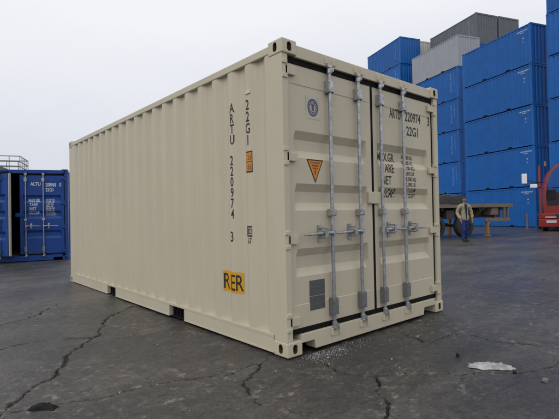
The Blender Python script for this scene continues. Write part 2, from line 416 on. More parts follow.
def rough_line(pts, rnd, levels=5, amp=.13):
    pts = [np.array(p) for p in pts]
    for l in range(levels):
        q = [pts[0]]
        for a, b in zip(pts, pts[1:]):
            d = b-a; n = np.array([-d[1], d[0]])
            q += [(a+b)/2 + n*rnd.uniform(-amp, amp), b]
        pts = q; amp *= 1.12
    return pts
def build_ground():
    x0, x1, y0, y1, st = -2.6, 4.0, -2.2, 4.0, .009
    xs = np.arange(x0, x1+1e-6, st); ys = np.arange(y0, y1+1e-6, st); nx, ny = len(xs), len(ys)
    X, Y = np.meshgrid(xs, ys)
    wob = (vnoise(X*13+3, Y*13, 1)-.5)*.012 + (vnoise(X*47, Y*47, 2)-.5)*.016
    h = (vnoise(X*1.3, Y*1.3, 3)-1)*.010 + (vnoise(X*6, Y*6, 4)-1)*.006 + (vnoise(X*19, Y*19, 5)-1)*.0050 + (vnoise(X*43, Y*43, 6)-1)*.0040
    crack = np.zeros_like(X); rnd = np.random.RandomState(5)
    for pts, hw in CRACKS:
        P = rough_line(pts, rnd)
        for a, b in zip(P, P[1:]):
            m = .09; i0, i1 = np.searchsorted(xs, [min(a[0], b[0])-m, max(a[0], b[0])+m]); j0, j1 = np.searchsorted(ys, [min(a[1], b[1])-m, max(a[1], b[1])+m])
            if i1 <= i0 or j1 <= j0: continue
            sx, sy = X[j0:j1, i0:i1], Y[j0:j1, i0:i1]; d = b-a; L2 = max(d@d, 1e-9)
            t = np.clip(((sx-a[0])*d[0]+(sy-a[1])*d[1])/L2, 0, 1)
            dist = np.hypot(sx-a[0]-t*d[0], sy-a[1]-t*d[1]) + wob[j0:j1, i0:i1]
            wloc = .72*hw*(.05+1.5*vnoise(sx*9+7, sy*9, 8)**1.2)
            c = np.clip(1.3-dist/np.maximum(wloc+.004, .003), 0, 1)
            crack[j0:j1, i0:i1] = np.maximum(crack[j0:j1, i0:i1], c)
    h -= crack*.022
    edge = np.minimum.reduce([X-x0, x1-X, Y-y0, y1-Y]); h *= np.clip(edge/.3, 0, 1)
    h -= .002*np.clip(edge/.3, 0, 1)
    X[:, -1] = x1; Y[-1, :] = y1
    vs = np.stack([X, Y, h], -1).reshape(-1, 3)
    idx = np.arange(nx*ny).reshape(ny, nx)
    q = np.stack([idx[:-1, :-1], idx[:-1, 1:], idx[1:, 1:], idx[1:, :-1]], -1).reshape(-1, 4)
    B = 900.0
    o = len(vs); xe, ye = xs[-1], ys[-1]; X[:, -1] = xe
    xe, ye = x1, y1
    gx = [-B, x0, xe, B]; gy = [-B, y0, ye, B]
    ring = np.array([(a, b, 0.0) for b in gy for a in gx]); vs = np.vstack([vs, ring])
    rq = [[o+j*4+i, o+j*4+i+1, o+(j+1)*4+i+1, o+(j+1)*4+i] for j in range(3) for i in range(3) if not (i == 1 and j == 1)]
    q = np.vstack([q, np.array(rq)])
    me = bpy.data.meshes.new('ground'); me.vertices.add(len(vs)); me.vertices.foreach_set('co', vs.ravel())
    me.loops.add(q.size); me.loops.foreach_set('vertex_index', q.ravel().astype(np.int32))
    me.polygons.add(len(q)); me.polygons.foreach_set('loop_start', np.arange(0, q.size, 4, dtype=np.int32))
    me.update(calc_edges=True); me.validate()
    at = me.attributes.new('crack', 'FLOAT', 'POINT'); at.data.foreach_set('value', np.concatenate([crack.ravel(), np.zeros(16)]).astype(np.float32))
    me.shade_smooth()
    m, t, b = new_mat('damp_asphalt')
    geo = N(t, 'ShaderNodeNewGeometry'); v = geo.outputs['Position']
    big = noise(t, .45, 5, .6, v, dist=.6); mid = noise(t, 2.6, 6, .65, v, dist=.4); fine = noise(t, 42, 5, .75, v); grit = noise(t, 170, 2, .6, v); blot = noise(t, 9, 6, .7, v, dist=.5)
    c = mixc(t, ramp(t, big, .36, .62), (.034, .034, .034), (.060, .054, .047))
    c = mixc(t, ramp(t, mid, .42, .60, 0, .8), c, (.072, .064, .054))
    c = mixc(t, ramp(t, blot, .50, .60, 0, .75), c, (.022, .022, .022))
    c = mixc(t, ramp(t, noise(t, 22, 5, .7, v, dist=.3), .54, .63, 0, .6), c, (.090, .081, .069))
    c = mixc(t, ramp(t, fine, .52, .62, 0, .8), c, (.014, .014, .014))
    c = mixc(t, ramp(t, grit, .60, .70, 0, .5), c, (.15, .14, .125))
    # pale dried residue in patches
    pm = math_(t, 'MULTIPLY', ramp(t, noise(t, .9, 3, .6, v, dist=.8), .46, .57), ramp(t, noise(t, 11, 7, .78, v, stretch=(1, 1.25, 1)), .54, .66))
    c = mixc(t, math_(t, 'MULTIPLY', pm, .9), c, (.27, .235, .19))
    fl = ramp(t, noise(t, 30, 3, .65, v), .71, .75); c = mixc(t, math_(t, 'MULTIPLY', fl, .8), c, (.28, .27, .25))
    rut = noise(t, .8, 6, .72, v, stretch=(.5, 1.7, 1), dist=.5)      # old tyre lanes, alternately scoured and damp
    c = mixc(t, ramp(t, rut, .50, .58, 0, .5), c, (.024, .024, .026))
    c = mixc(t, ramp(t, rut, .47, .40, 0, .35), c, (.115, .107, .098))
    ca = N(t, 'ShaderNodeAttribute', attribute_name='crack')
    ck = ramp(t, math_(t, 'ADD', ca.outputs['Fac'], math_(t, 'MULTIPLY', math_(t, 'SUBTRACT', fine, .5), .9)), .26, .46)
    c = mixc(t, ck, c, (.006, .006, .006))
    t.links.new(c, b.inputs['Base Color'])
    wet = ramp(t, noise(t, .38, 4, .6, v, dist=.7), .40, .60)
    # the yard beyond the container drains badly: shallow film of water there
    sp = N(t, 'ShaderNodeSeparateXYZ'); t.links.new(v, sp.inputs[0])
    dx = math_(t, 'MULTIPLY', math_(t, 'SUBTRACT', sp.outputs[0], 6.2), .30); dy = math_(t, 'MULTIPLY', math_(t, 'SUBTRACT', sp.outputs[1], .9), .62)
    rr = math_(t, 'SQRT', math_(t, 'ADD', math_(t, 'MULTIPLY', dx, dx), math_(t, 'MULTIPLY', dy, dy)), 0)
    pud = math_(t, 'MULTIPLY', ramp(t, rr, 1.35, .55), ramp(t, noise(t, 1.5, 6, .7, v, dist=.5), .40, .66))
    ro = N(t, 'ShaderNodeMix', data_type='FLOAT'); t.links.new(wet, ro.inputs[0]); ro.inputs[2].default_value = .42; ro.inputs[3].default_value = .24
    ro2 = N(t, 'ShaderNodeMix', data_type='FLOAT'); t.links.new(pud, ro2.inputs[0]); t.links.new(ro.outputs[0], ro2.inputs[2]); ro2.inputs[3].default_value = .20
    t.links.new(ro2.outputs[0], b.inputs['Roughness'])
    hh = math_(t, 'ADD', math_(t, 'MULTIPLY', fine, .55), math_(t, 'ADD', math_(t, 'MULTIPLY', grit, .22), math_(t, 'MULTIPLY', mid, 1.0)))
    bs = N(t, 'ShaderNodeBump', inp={'Distance': .02}); t.links.new(ramp(t, pud, 0, 1, .9, .38), bs.inputs['Strength'])
    t.links.new(hh, bs.inputs['Height']); t.links.new(bs.outputs[0], b.inputs['Normal'])
    b.inputs['Specular IOR Level'].default_value = .62
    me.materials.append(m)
    g = link('ground', me); g['kind'] = 'structure'; g['label'] = 'damp dark cracked asphalt of the container yard'
    return g
build_ground()

# ------------------------------------------------------------------ the beige container
CAST = casting_mesh(['beige', 'hole'])
main = empty('shipping_container'); tag(main, 'large new beige shipping container with closed doors in the foreground', 'container')
put_castings(main, CAST); frame_parts(main, 'beige')
XH = .075; XR = W-.112
dl = make_door(main, 'beige', False, 1.117, [.492, .892], (XH, .042, 0), label='left door with emblem and yellow warning triangle')
dr = make_door(main, 'beige', True, 1.104, [1.008, .611], (XR, .042, 0), label='right door with container number and weight panel')
keepers(main, 'beige', [.567, .967, XR-1.008, XR-.611])
# overlap plate across the meeting edges
MB().box(-.020, .185, -.024, -.002, 1.245, 1.362).box(-.022, .01, -.030, -.003, 1.255, 1.352).build('overlap_plate', 'beige', dr, bevel=.004, loc=(-1.195, 0, 0))
door_text(dr, [('ARTU', 1.520-XR, 2.150, .098, .56), ('220974', 1.805-XR, 2.150, .098, .74), ('3', 2.262-XR, 2.150, .098, .70), ('22G1', 1.830-XR, 1.995, .098, .80)], 'ink')
door_text(dr, [('MAX.GR.', 1.345-XR, 1.690, .088, .62), ('TARE', 1.365-XR, 1.570, .088, .72), ('NET', 1.365-XR, 1.445, .088, .72), ('CU.CAP.', 1.345-XR, 1.315, .088, .62)], 'ink')
rows = ['30,480 KG', '67,200 LB', '2,180 KG', '4,810 LB', '28,300 KG', '62,390 LB', '33.2 CU.M', '1,172 CU.FT']
door_text(dr, [(r, 1.775-XR, 1.735-i*.0605, .042, .85) for i, r in enumerate(rows)], 'ink')
flat = lambda dy: (lambda u, v: (u, door_depth(v)+.004-dy, v))
# emblem, warning triangle, data plate on the left door
def ring(cx, cz, r0, r1, n=28, mi=0, e=1.0):
    vs = [(cx+rr*math.cos(2*math.pi*k/n), cz+rr*e*math.sin(2*math.pi*k/n)) for rr in (r0, r1) for k in range(n)]
    return vs, [(k, (k+1) % n, n+(k+1) % n, n+k) for k in range(n)], mi
def disc(cx, cz, r, n=28, mi=0, e=1.0): return [(cx+r*math.cos(2*math.pi*k/n), cz+r*e*math.sin(2*math.pi*k/n)) for k in range(n)], [tuple(range(n))], mi
ex, ez = .385-XH, 2.080
drape('emblem', [quad(ex-.085, ex+.085, ez-.10, ez+.10)], ['emblemwhite'], dl, flat(.0015))
drape('emblem', [ring(ex, ez, .050, .064, e=1.2), ring(ex, ez, .034, .039, e=1.2), ([(ex-.012, ez-.03), (ex+.012, ez-.03), (ex+.018, ez+.03), (ex-.018, ez+.03)], [(0, 1, 2, 3)], 0)]
      + [disc(ex+.042*math.cos(a), ez+.050*math.sin(a), .006, 6) for a in np.arange(0, 6.28, .45)], ['violet'], dl, flat(.0030))
def tri(cx, zt, wd, ht, mi=0): return [(cx-wd/2, zt), (cx+wd/2, zt), (cx, zt-ht)], [(0, 2, 1)], mi
tx, tz = .398-XH, 1.628
drape('warning_triangle', [tri(tx, tz, .205, .205)], ['ink'], dl, flat(.0015), cut_v=DOOR_CUTS)
drape('warning_triangle', [tri(tx, tz-.011, .172, .172)], ['orange'], dl, flat(.0030), cut_v=DOOR_CUTS)
drape('warning_triangle', [quad(tx-.058, tx+.058, tz-.032, tz-.022), quad(tx-.040, tx+.040, tz-.060, tz-.044), quad(tx-.030, tx+.030, tz-.082, tz-.070), quad(tx-.008, tx+.008, tz-.13, tz-.09)], ['redbrown'], dl, flat(.0042), cut_v=DOOR_CUTS)
pb = MB(); px, pz = .392-XH, .458
for k, (z0, z1) in enumerate(((.330, .448), (.454, .585))): pb.box(px-.092, px+.092, -.002, .0035, z0, z1)
pb.build('data_plate', 'greydecal', dl, bevel=.0018)
# lettering on the long corrugated side: u runs towards the doors (u = -y)
sidep = [o for o in bpy.data.objects if o.name.startswith('side_panel') and o.parent == main][0]
smap = lambda dx: (lambda u, v: (SX+fold_depth(-u)-dx, -u, v))
SCUT = [-p[0] for p in SIDE[:20]]
def stacked(s, yc, ztop, step, h, st=.80):
    it = []
    for i, ch in enumerate(s):
        if ch != ' ': it.append(shift(text_geo(ch, h, st, .012, 'CENTER'), -yc, ztop-i*step-h))
    return it
for it in (stacked('ARTU', .733, 2.205, .0990, .086), stacked('220974', .748, 1.715, .1000, .086), stacked('3', .764, 1.005, .1, .092)):
    drape('lettering', it, ['ink'], sidep, smap(.0022), cut_u=SCUT)
drape('lettering', stacked('22G1', .488, 2.185, .1050, .088), ['ink'], sidep, smap(.0022), cut_u=SCUT)
# yellow height sticker
u0, u1 = -.545, -.430
drape('height_sticker', [quad(u0, u1, 1.535, 1.725)], ['ink'], sidep, smap(.0018), cut_u=SCUT)
drape('height_sticker', [quad(u0+.012, u1-.006, 1.633, 1.712), quad(u0+.012, u1-.006, 1.548, 1.626)], ['orange'], sidep, smap(.0030), cut_u=SCUT)
drape('height_sticker', [shift(text_geo('2.6', .05, .62, .012, 'CENTER'), -.470, 1.647), shift(text_geo('8.6', .05, .62, .012, 'CENTER'), -.470, 1.561)], ['redbrown'], sidep, smap(.0042), cut_u=SCUT)
# square class mark with digits under it
sq = [quad(-.560, -.545, .965, 1.060), quad(-.545, -.45, 1.047, 1.060), quad(-.545, -.45, .965, .978), quad(-.530, -.522, .990, 1.035), quad(-.510, -.502, .990, 1.035), quad(-.488, -.480, .990, 1.035), quad(-.522, -.47, 1.030, 1.037), quad(-.522, -.47, .988, .995), quad(-.462, -.452, .985, 1.04)]
drape('class_mark', sq+[shift(text_geo('67', .048, .9, .012, 'CENTER'), -.492, .905)], ['ink'], sidep, smap(.0022), cut_u=SCUT)
drape('yellow_sticker', [quad(-.955, -.632, .432, .628)], ['yellow'], sidep, smap(.0018), cut_u=SCUT)
for ch, ya, yb in (('R', .948, .862), ('E', .798, .724), ('R', .712, .642)):
    g3 = text_geo(ch, .148, 1.0, .004); drape('yellow_sticker', [shift(text_geo(ch, .148, (ya-yb)/g3[2], .004), -ya, .456)], ['ink'], sidep, smap(.0034), cut_u=SCUT)
# ventilator on the side sheet
vb = MB(); vb.box(.010, .048, .455, .500, 2.285, 2.43); vb.box(-.002, .046, .440, .515, 2.235, 2.29, top=(.012, .046, .445, .51)); vb.build('ventilator', 'beige', sidep, bevel=.004)

# ------------------------------------------------------------------ blue container with an open door at the left
TH = R(20.75); D = Vector((math.sin(TH), math.cos(TH), 0)); P = Vector((math.cos(TH), -math.sin(TH), 0))
bc = empty('shipping_container', (-1.075, 11.60, 0), -TH); tag(bc, 'royal blue shipping container with one door swung open at left', 'container')
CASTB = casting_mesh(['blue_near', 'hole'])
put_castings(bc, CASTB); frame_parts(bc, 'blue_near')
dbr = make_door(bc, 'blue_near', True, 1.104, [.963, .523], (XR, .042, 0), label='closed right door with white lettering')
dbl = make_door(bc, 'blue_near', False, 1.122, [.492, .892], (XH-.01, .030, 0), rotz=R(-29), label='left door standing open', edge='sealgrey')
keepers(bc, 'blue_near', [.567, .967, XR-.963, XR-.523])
MB().box(-.020, .185, -.024, -.002, 1.245, 1.362).build('overlap_plate', 'blue_near', dbr, bevel=.004, loc=(-1.195, 0, 0))
door_text(dbr, [('ALTU', -.845, 2.12, .10, .72), ('200968', -.465, 2.10, .10, .62), ('0', -.115, 2.10, .10, .72), ('22G1', -.465, 1.96, .09, .72)], 'white_ink')
door_text(dbr, [('MAX.GR.', -.895, 1.66, .085, .62), ('TARE', -.875, 1.545, .085, .72), ('NET', -.865, 1.43, .085, .72), ('CU.CAP.', -.895, 1.315, .085, .62)], 'white_ink')
door_text(dbr, [(r, -.465, 1.70-i*.0605, .042, .85) for i, r in enumerate(rows)], 'white_ink')

# ------------------------------------------------------------------ stacks of containers behind
H2 = 2.69
_far = {}
def far_meshes(mat):
    if mat in _far: return _far[mat]
    d = []
    d.append(('side_panel', side_sheet(mat, H2, SX, 1), (0, 0, 0))); d.append(('side_panel', side_sheet(mat, H2, W-SX, -1), (0, 0, 0)))
    d.append(('end_panel', end_sheet(mat, H2, .012, 1), (0, 0, 0))); d.append(('end_panel', end_sheet(mat, H2, L-.012, -1), (0, 0, 0)))
    d.append(('roof_panel', roof_sheet(mat, H2), (0, 0, 0)))
    tr = MB().box(0, .058, .178, L-.178, -.032, .036).mesh('top_rail', mat)
    d += [('top_rail', tr, (.002, 0, H2-.064)), ('top_rail', tr, (W-.060, 0, H2-.064))]
    d.append(('bottom_rail', bottom_rail(mat, .004, .052, -1, .045).mesh('bottom_rail', mat), (0, 0, 0))); d.append(('bottom_rail', bottom_rail(mat, W-.052, W-.004, 1, .045).mesh('bottom_rail', mat), (0, 0, 0)))
    fp = MB().box(.03, W-.03, POCK[0][0]-.06, POCK[0][1]+.06, .012, .134).mesh('forklift_pocket', 'openingshade')  # solid black box painted as the shaded pocket opening
    d += [('forklift_pocket', fp, (0, 0, 0)), ('forklift_pocket', fp, (0, POCK[1][0]-POCK[0][0], 0))]
    po = MB().box(0, .150, 0, .16, .118, H2-.118).mesh('corner_post', mat)
    d += [('corner_post', po, (x, y, 0)) for x in (.006, W-.156) for y in (.006, L-.166)]
    er = MB().box(.162, W-.162, 0, .1, 0, .12).mesh('end_rail', mat)
    d += [('end_rail', er, (0, y, z)) for y in (.004, L-.104) for z in (.016, H2-.124)]
    ca = MB().box(0, .162, 0, .178, 0, .118); ca.cyl((-.001, .089, .06), (.02, .089, .06), .032, 8, 1); ca.cyl((.08, -.001, .06), (.08, .02, .06), .032, 8, 1)  # black discs stand for the shade in the casting apertures
    cm = ca.mesh('corner_casting', [mat, 'openingshade'])
    for sx in (1, -1):
        for sy in (1, -1):
            for sz in (1, -1): d.append(('corner_casting', flip_mesh(cm, sx, sy, sz), (0 if sx > 0 else W, 0 if sy > 0 else L, 0 if sz > 0 else H2)))
    d.append(('floor', MB().box(.055, W-.055, .15, L-.15, .137, .16).mesh('floor', 'wood'), (0, 0, 0)))
    _far[mat] = d; return d
def far_mark(kind):
    """worn illegible white marking near the right-hand end of the long side"""
    r = random.Random(kind); items = []
    if kind == 'logo':
        for row, (z, n, h) in enumerate(((2.31, 9, .085), (2.20, 4, .06))):
            x = -1.15+row*.25
            for k in range(n):
                wl = r.uniform(.045, .09); sk = .03
                items.append(([(x, z), (x+wl, z), (x+wl+sk, z+h), (x+sk, z+h)], [(0, 1, 2, 3)], 0)); x += wl+.03
        items.append(disc(-.62, 1.86, .055, 10)); items.append(disc(-.62, 1.62, .04, 10))
    else:
        for col, (x, n) in enumerate(((-.95, 11), (-.55, 8))):
            for k in range(n):
                z = 2.3-k*.15; items.append(quad(x, x+r.uniform(.05, .09), z-.085, z-.06)); items.append(quad(x+r.uniform(0, .05), x+r.uniform(.06, .09), z-.05, z))
    cuts = [-p[0] for p in SIDE[:24]]
    o = drape('marking', items, ['pale_ink'], None, smap(.004), cut_u=cuts); me = o.data; bpy.data.objects.remove(o); return me
MARK = {k: far_mark(k) for k in ('logo', 'numbers')}
ORD = ['bottom', 'second from the bottom', 'third from the bottom', 'fourth from the bottom', 'fifth from the bottom', 'sixth from the bottom', 'seventh from the bottom']
B0 = Vector((32.65, 14.93, 0)) + P*.35
CN = {'blue': 'blue', 'grey': 'light grey', 'darkgrey': 'dark grey', 'white': 'off-white'}
STACKS = [ # P offset, D offset, colours bottom to top, marking, description
 (-1.5, -8.18, ['blue']*5, 'logo', 'of the tall stack behind the flatbed trailer'),
 (-1.5, -8.18-7.10, ['blue']*6, 'logo', 'of the rightmost stack behind the red truck'),
 (0, 0, ['blue']*5+['grey'], 'numbers', 'of the stack just right of the beige container'),
 (2.98, .8, ['blue']*6+['darkgrey'], 'numbers', 'of the high stack right behind the light grey one'),
 (5.54, .8, ['blue']*6+['darkgrey'], None, 'of the farthest right high stack at the back'),
 (-.43, 7.29, ['blue']*7, 'numbers', 'of the farthest stack, seen above the beige doors'),
 (2.13, 7.6, ['blue']*6+['white'], None, 'of the hindmost stack beside the farthest blue one')]
for po, do, cols, mk, desc in STACKS:
    for k, c in enumerate(cols):
        jit = random.uniform(-.03, .03)
        org = B0 + P*(po+jit) + D*(do+random.uniform(-.04, .04)) + Vector((0, 0, k*(H2+.002)))
        root = empty('shipping_container', org, -TH)
        top = k == len(cols)-1
        tag(root, f"{CN[c]} container, {'topmost' if top else ORD[k]} {desc}", 'container', 'stacked containers')
        for nm, me, lc in far_meshes(c): link(nm, me, root, lc)
        if mk: link('marking', MARK[mk], root)['kind'] = 'stuff'      # specks too small to tell apart

# ------------------------------------------------------------------ flatbed trailer
def campt(px, d, z=0.0):
    """ground point seen in picture column px at distance d along the view"""
    p = CAM + FH*d + RH*((px-279.5)/FPX*d); return Vector((p.x, p.y, z))
M['trailer'] = paint('worn_trailer_paint', (.20, .155, .125), .6, .3, (.08, .05, .035), .5, rust=.5)
M['chassis'] = plain('dirty_chassis', (.045, .042, .04), .7)
M['tyre'] = plain('tyre_rubber', (.028, .027, .027), .8)
M['rim'] = plain('dusty_rim', (.16, .155, .15), .6, .3)
M['plank'] = plain('weathered_plank', (.27, .16, .11), .75, 0, .45, 6, .3)
M['ochre'] = plain('ochre_painted_steel', (.34, .17, .05), .6)
M['tarp'] = plain('dark_green_tarpaulin', (.016, .024, .022), .6, 0, .4, 5, .3)
t0 = campt(513, 20.3); ta = math.atan2(-.296, .955)
tr = empty('flatbed_trailer', t0, ta); tag(tr, 'worn brown flatbed trailer parked behind the walking man', 'trailer')
TL, TW, TZ = -9.2, 2.45, 1.46
MB().box(TL, 0, 0, .09, TZ-.15, TZ-.012).build('side_rail', 'trailer', tr, bevel=.008)
MB().box(TL, 0, TW-.09, TW, TZ-.15, TZ-.012).build('side_rail', 'trailer', tr, bevel=.008)
MB().box(-.09, .03, .09, TW-.09, TZ-.16, TZ-.014).build('rear_beam', 'trailer', tr, bevel=.008)
pm = MB().box(0, .222, .002, TW-.002, 0, .045).mesh('deck_plank', 'plank', bevel=.006)
for k in range(40): link('deck_plank', pm, tr, (TL+.02+k*.229, random.uniform(-.006, .006), TZ-.045+random.uniform(0, .012)+.0), None)
cmx = MB().box(-.04, .04, .09, TW-.09, TZ-.27, TZ-.16).mesh('crossmember', 'chassis')
for k in range(12): link('crossmember', cmx, tr, (-.55-k*.74, 0, 0))
for y in (.62, 1.72): MB().box(TL+.1, -.12, y, y+.13, TZ-.62, TZ-.272).build('chassis_beam', 'chassis', tr)
for x in (-.62, -1.78, -3.1, -5.4, -7.0): MB().prism([(.03, TZ-.152), (.62, TZ-.152), (.62, TZ-.50), (.5, TZ-.50)], 'x', x-.05, x+.05).build('outrigger', 'trailer', tr)
MB().box(-1.34, -.86, .10, .55, TZ-.50, TZ-.155).box(-1.30, -.90, .085, .10, TZ-.46, TZ-.20).build('tool_box', 'trailer', tr, bevel=.01)
b = MB(); b.box(-1.78, -.18, .02, .12, .66, .80); b.box(-.72, -.62, .12, .60, .68, .78); b.prism([(-.70, .80), (-.60, .80), (-.50, TZ-.5), (-.62, TZ-.5)], 'y', .5, .6); b.build('underrun_guard', 'trailer', tr, bevel=.008)
for x in (-.30, -.55): MB().box(x-.035, x+.035, .03, .11, .80, TZ-.152).build('guard_strut', 'trailer', tr)
b = MB(); b.box(-1.66, -1.54, .03, .15, .10, .66); b.box(-1.72, -1.48, -.02, .20, .0, .05); b.box(-1.64, -1.56, .05, .13, .045, .11); b.build('parking_leg', 'ochre', tr, bevel=.008)
MB().box(-1.66, -1.54, TW-.15, TW-.03, .0, 1.0).build('parking_leg', 'ochre', tr, bevel=.008)
def wheel_mesh(r, wd):
    b = MB(); prof = [(r*.55, 0), (r*.86, 0), (r*.97, .03), (r, .06), (r, wd-.06), (r*.97, wd-.03), (r*.86, wd), (r*.55, wd)]; n = 32
    vs = [(q*math.cos(2*math.pi*k/n), y, q*math.sin(2*math.pi*k/n)) for q, y in prof for k in range(n)]
    fs = [(i*n+k, i*n+(k+1) % n, (i+1)*n+(k+1) % n, (i+1)*n+k) for i in range(len(prof)-1) for k in range(n)]
    b.add(vs, fs); tyre = b.mesh('tyre', 'tyre', smooth=35)
    b = MB(); b.cyl((0, .05, 0), (0, wd-.05, 0), r*.56, 24); b.cyl((0, .0, 0), (0, .06, 0), r*.2, 16)
    for k in range(8): a = k*math.pi/4; b.cyl((r*.38*math.cos(a), .03, r*.38*math.sin(a)), (r*.38*math.cos(a), .06, r*.38*math.sin(a)), .02, 6)
    return tyre, b.mesh('rim', 'rim', smooth=35)
ty, ri = wheel_mesh(.50, .30)
for x in (-2.95, -4.62):
    MB().cyl((x, .3, .5), (x, TW-.3, .5), .06, 10).build('axle', 'chassis', tr)
    for y in (.06, TW-.36):
        wh = link('wheel', ty, tr, (x, y, .5)); link('rim', ri, wh)
MB().box(-4.02, -3.56, .12, .30, .82, 1.20).build('mudguard', 'chassis', tr)
b = MB(); b.box(-5.2, -2.4, .40, .46, 1.03, 1.06); b.build('mudguard', 'chassis', tr)
b = MB(); b.box(-6.6, -5.3, .05, .10, .55, .62); b.box(-6.6, -5.3, .05, .10, .80, .87); b.box(-6.4, -6.32, .06, .09, .5, 1.2); b.box(-5.6, -5.52, .06, .09, .5, 1.2); b.build('side_guard', 'trailer', tr)
for x in (-8.6,):
    for y in (.5, 1.85): MB().box(x-.07, x+.07, y-.07, y+.07, 0, 1.0).build('landing_leg', 'chassis', tr)
# folded tarpaulin lying on the deck
def lump(name, mat, lx, ly, lz, seed, nx=36, ny=18, parent=None, edge=4, wild=1.0):
    r = np.random.RandomState(seed); o1, o2 = r.rand(2)*40
    us = np.linspace(0, 1, nx); vs = np.linspace(0, 1, ny); b = MB()
    U, V = np.meshgrid(us, vs)
    hh = (1-np.abs(2*U-1)**edge)*(1-np.abs(2*V-1)**edge)
    nzv = .75+wild*(.5*(vnoise(U*5+o1, V*3+o2, seed)-.4)+.35*(vnoise(U*23+o2, V*11+o1, seed+1)-.5))
    wx = (vnoise(U*4+o2, V*4, seed+2)-.5)*.12; wy = (vnoise(U*4, V*4+o1, seed+3)-.5)*.2
    Z = lz*hh*nzv
    b.grid(range(nx), range(ny), lambda i, j: ((U[j, i]-.5+wx[j, i])*lx, (V[j, i]-.5+wy[j, i])*ly, Z[j, i]))
    b.grid(range(nx), range(ny), lambda i, j: ((U[j, i]-.5+wx[j, i])*lx, (V[j, i]-.5+wy[j, i])*ly, -.001 if lz > .02 else Z[j, i]-.0015))
    return b.build(name, mat, parent, smooth=50, fix=False)
tp = lump('tarpaulin', 'tarp', 3.7, 1.9, .46, 4, 90, 46, edge=30, wild=.9); tp.location = tr.matrix_basis @ Vector((-4.75, 1.0, TZ+.014)); tp.rotation_euler.z = ta
tag(tp, 'dark green tarpaulin heaped on the flatbed deck', 'tarpaulin')

# ------------------------------------------------------------------ red truck at the right edge
M['red'] = paint('red_truck_paint', (.24, .008, .010), .38, .15, (.08, .02, .02), .3)
M['glass'], _t, _b = new_mat('dark_windscreen_glass')
_b.inputs['Base Color'].default_value = (.5, .55, .6, 1); _b.inputs['Transmission Weight'].default_value = 1.0; _b.inputs['Roughness'].default_value = .03; _b.inputs['IOR'].default_value = 1.25
M['seat'] = plain('dark_cab_trim', (.02, .02, .022), .7)
M['lens'] = plain('headlight_lens', (.6, .6, .58), .2)
M['mirrorsky'], _t, _b = new_mat('mirror_sky_white'); _b.inputs['Base Color'].default_value = (.8, .82, .84, 1); _b.inputs['Roughness'].default_value = .35  # reflected sky put into the mirrors as a plain white colour
k0 = campt(541.5, 23.0); ka = math.atan2(RH.y, RH.x)-R(27)
tk = empty('truck', k0, ka); tag(tk, 'red truck with dark windscreen and sky-white mirrors cut by right picture edge', 'truck')
# local: x right, y away from the camera, z up. cab front at y=0
CW = 2.5
def arch(x, z0=.95, zt=3.72, n=14):      # outline of the cab front
    pts = [(.10, z0), (.06, 1.6), (.12, 2.2), (.24, 2.75), (.42, 3.2), (.68, 3.5), (1.0, 3.66), (1.25, 3.70)]
    return pts + [(CW-p[0], p[1]) for p in reversed(pts[:-1])]
out = arch(0)
inn = [(1.25+(x-1.25)*.865, 1.35+(z-.95)*.80) for x, z in out]
b = MB(); n = len(out)
def lean(z): return max(0, z-1.3)*.13
fr = [(x, lean(z), z) for x, z in out]; fi = [(x, lean(z)-.012, z) for x, z in inn]; bk = [(x, 2.0, z) for x, z in out]
b.add(fr+fi+bk, [(k, (k+1) % n, n+(k+1) % n, n+k) for k in range(n)])        # windscreen surround
side = [k for k in range(n-1)]
b.add(fr+bk, [(k, n+k, n+k+1, k+1) for k in range(n-1)])
b.add(bk, [(0, 1, n-2, n-1), (1, 2, n-3, n-2)]); b.build('cab', 'red', tk, smooth=30, fix=False)
ib = MB(); ib.add([(x, lean(z)+.015, z) for x, z in inn], [tuple(range(n))]); ib.build('windscreen', 'glass', tk, fix=False)
b = MB(); b.box(.06, CW-.06, .10, .45, .96, 1.62); b.box(.35, .85, .95, 1.45, 1.0, 1.45); b.box(.35, .85, 1.38, 1.52, 1.4, 2.3); b.box(1.65, 2.15, .95, 1.45, 1.0, 1.45); b.box(1.65, 2.15, 1.38, 1.52, 1.4, 2.3); b.build('cab_interior', 'seat', tk, bevel=.03)
sw = MB(); sw.tube([(.6+.22*math.cos(a), .62+.08*math.sin(a), 1.75+.2*math.sin(a)) for a in np.linspace(0, 6.283, 20)], .018, 6); sw.build('steering_wheel', 'seat', tk)
b = MB(); b.box(-.14, CW+.14, -.28, .10, .22, .66); b.box(-.10, CW+.10, -.20, .12, .66, .95); b.build('bumper', 'red', tk, bevel=.05)
for x in (.18, CW-.62): MB().box(x, x+.46, -.295, -.26, .44, .58).build('headlight', 'lens', tk, bevel=.02)
for x in (.14, CW-.6): MB().box(x, x+.5, -.215, -.19, .72, .78).build('marker_light', 'lens', tk, bevel=.01)
MB().box(.6, 1.9, -.212, -.19, .70, .92).build('grille', 'seat', tk)
b = MB(); b.box(.1, CW-.1, .12, 2.0, .5, .949); b.build('cab_base', 'red', tk, bevel=.02)
b = MB(); b.tube([(-.05, -.12, .95), (-.06, .0, 2.2), (-.03, .25, 3.52)], .055, 10); b.box(-.11, .0, -.18, -.06, .90, 1.0); b.build('guard_post', 'red', tk, smooth=40)
b = MB(); b.tube([(.15, .16, 2.62), (-.3, -.2, 2.62), (-.78, -.28, 2.78)], .022, 6); b.tube([(.12, .1, 2.3), (-.3, -.2, 2.4), (-.78, -.28, 2.52)], .018, 6); b.build('mirror_arm', 'seat', tk)
MB().box(-.90, -.65, -.34, -.22, 2.56, 3.10).build('mirror', 'mirrorsky', tk, bevel=.04)
MB().box(-.52, -.18, -.34, -.20, 2.31, 2.52).build('mirror', 'mirrorsky', tk, bevel=.05)
for x in (.25, 1.25, 2.25): MB().cyl((x, .38, 3.5), (x, .38, 3.76), .05, 8).build('roof_lamp', 'ochre', tk)
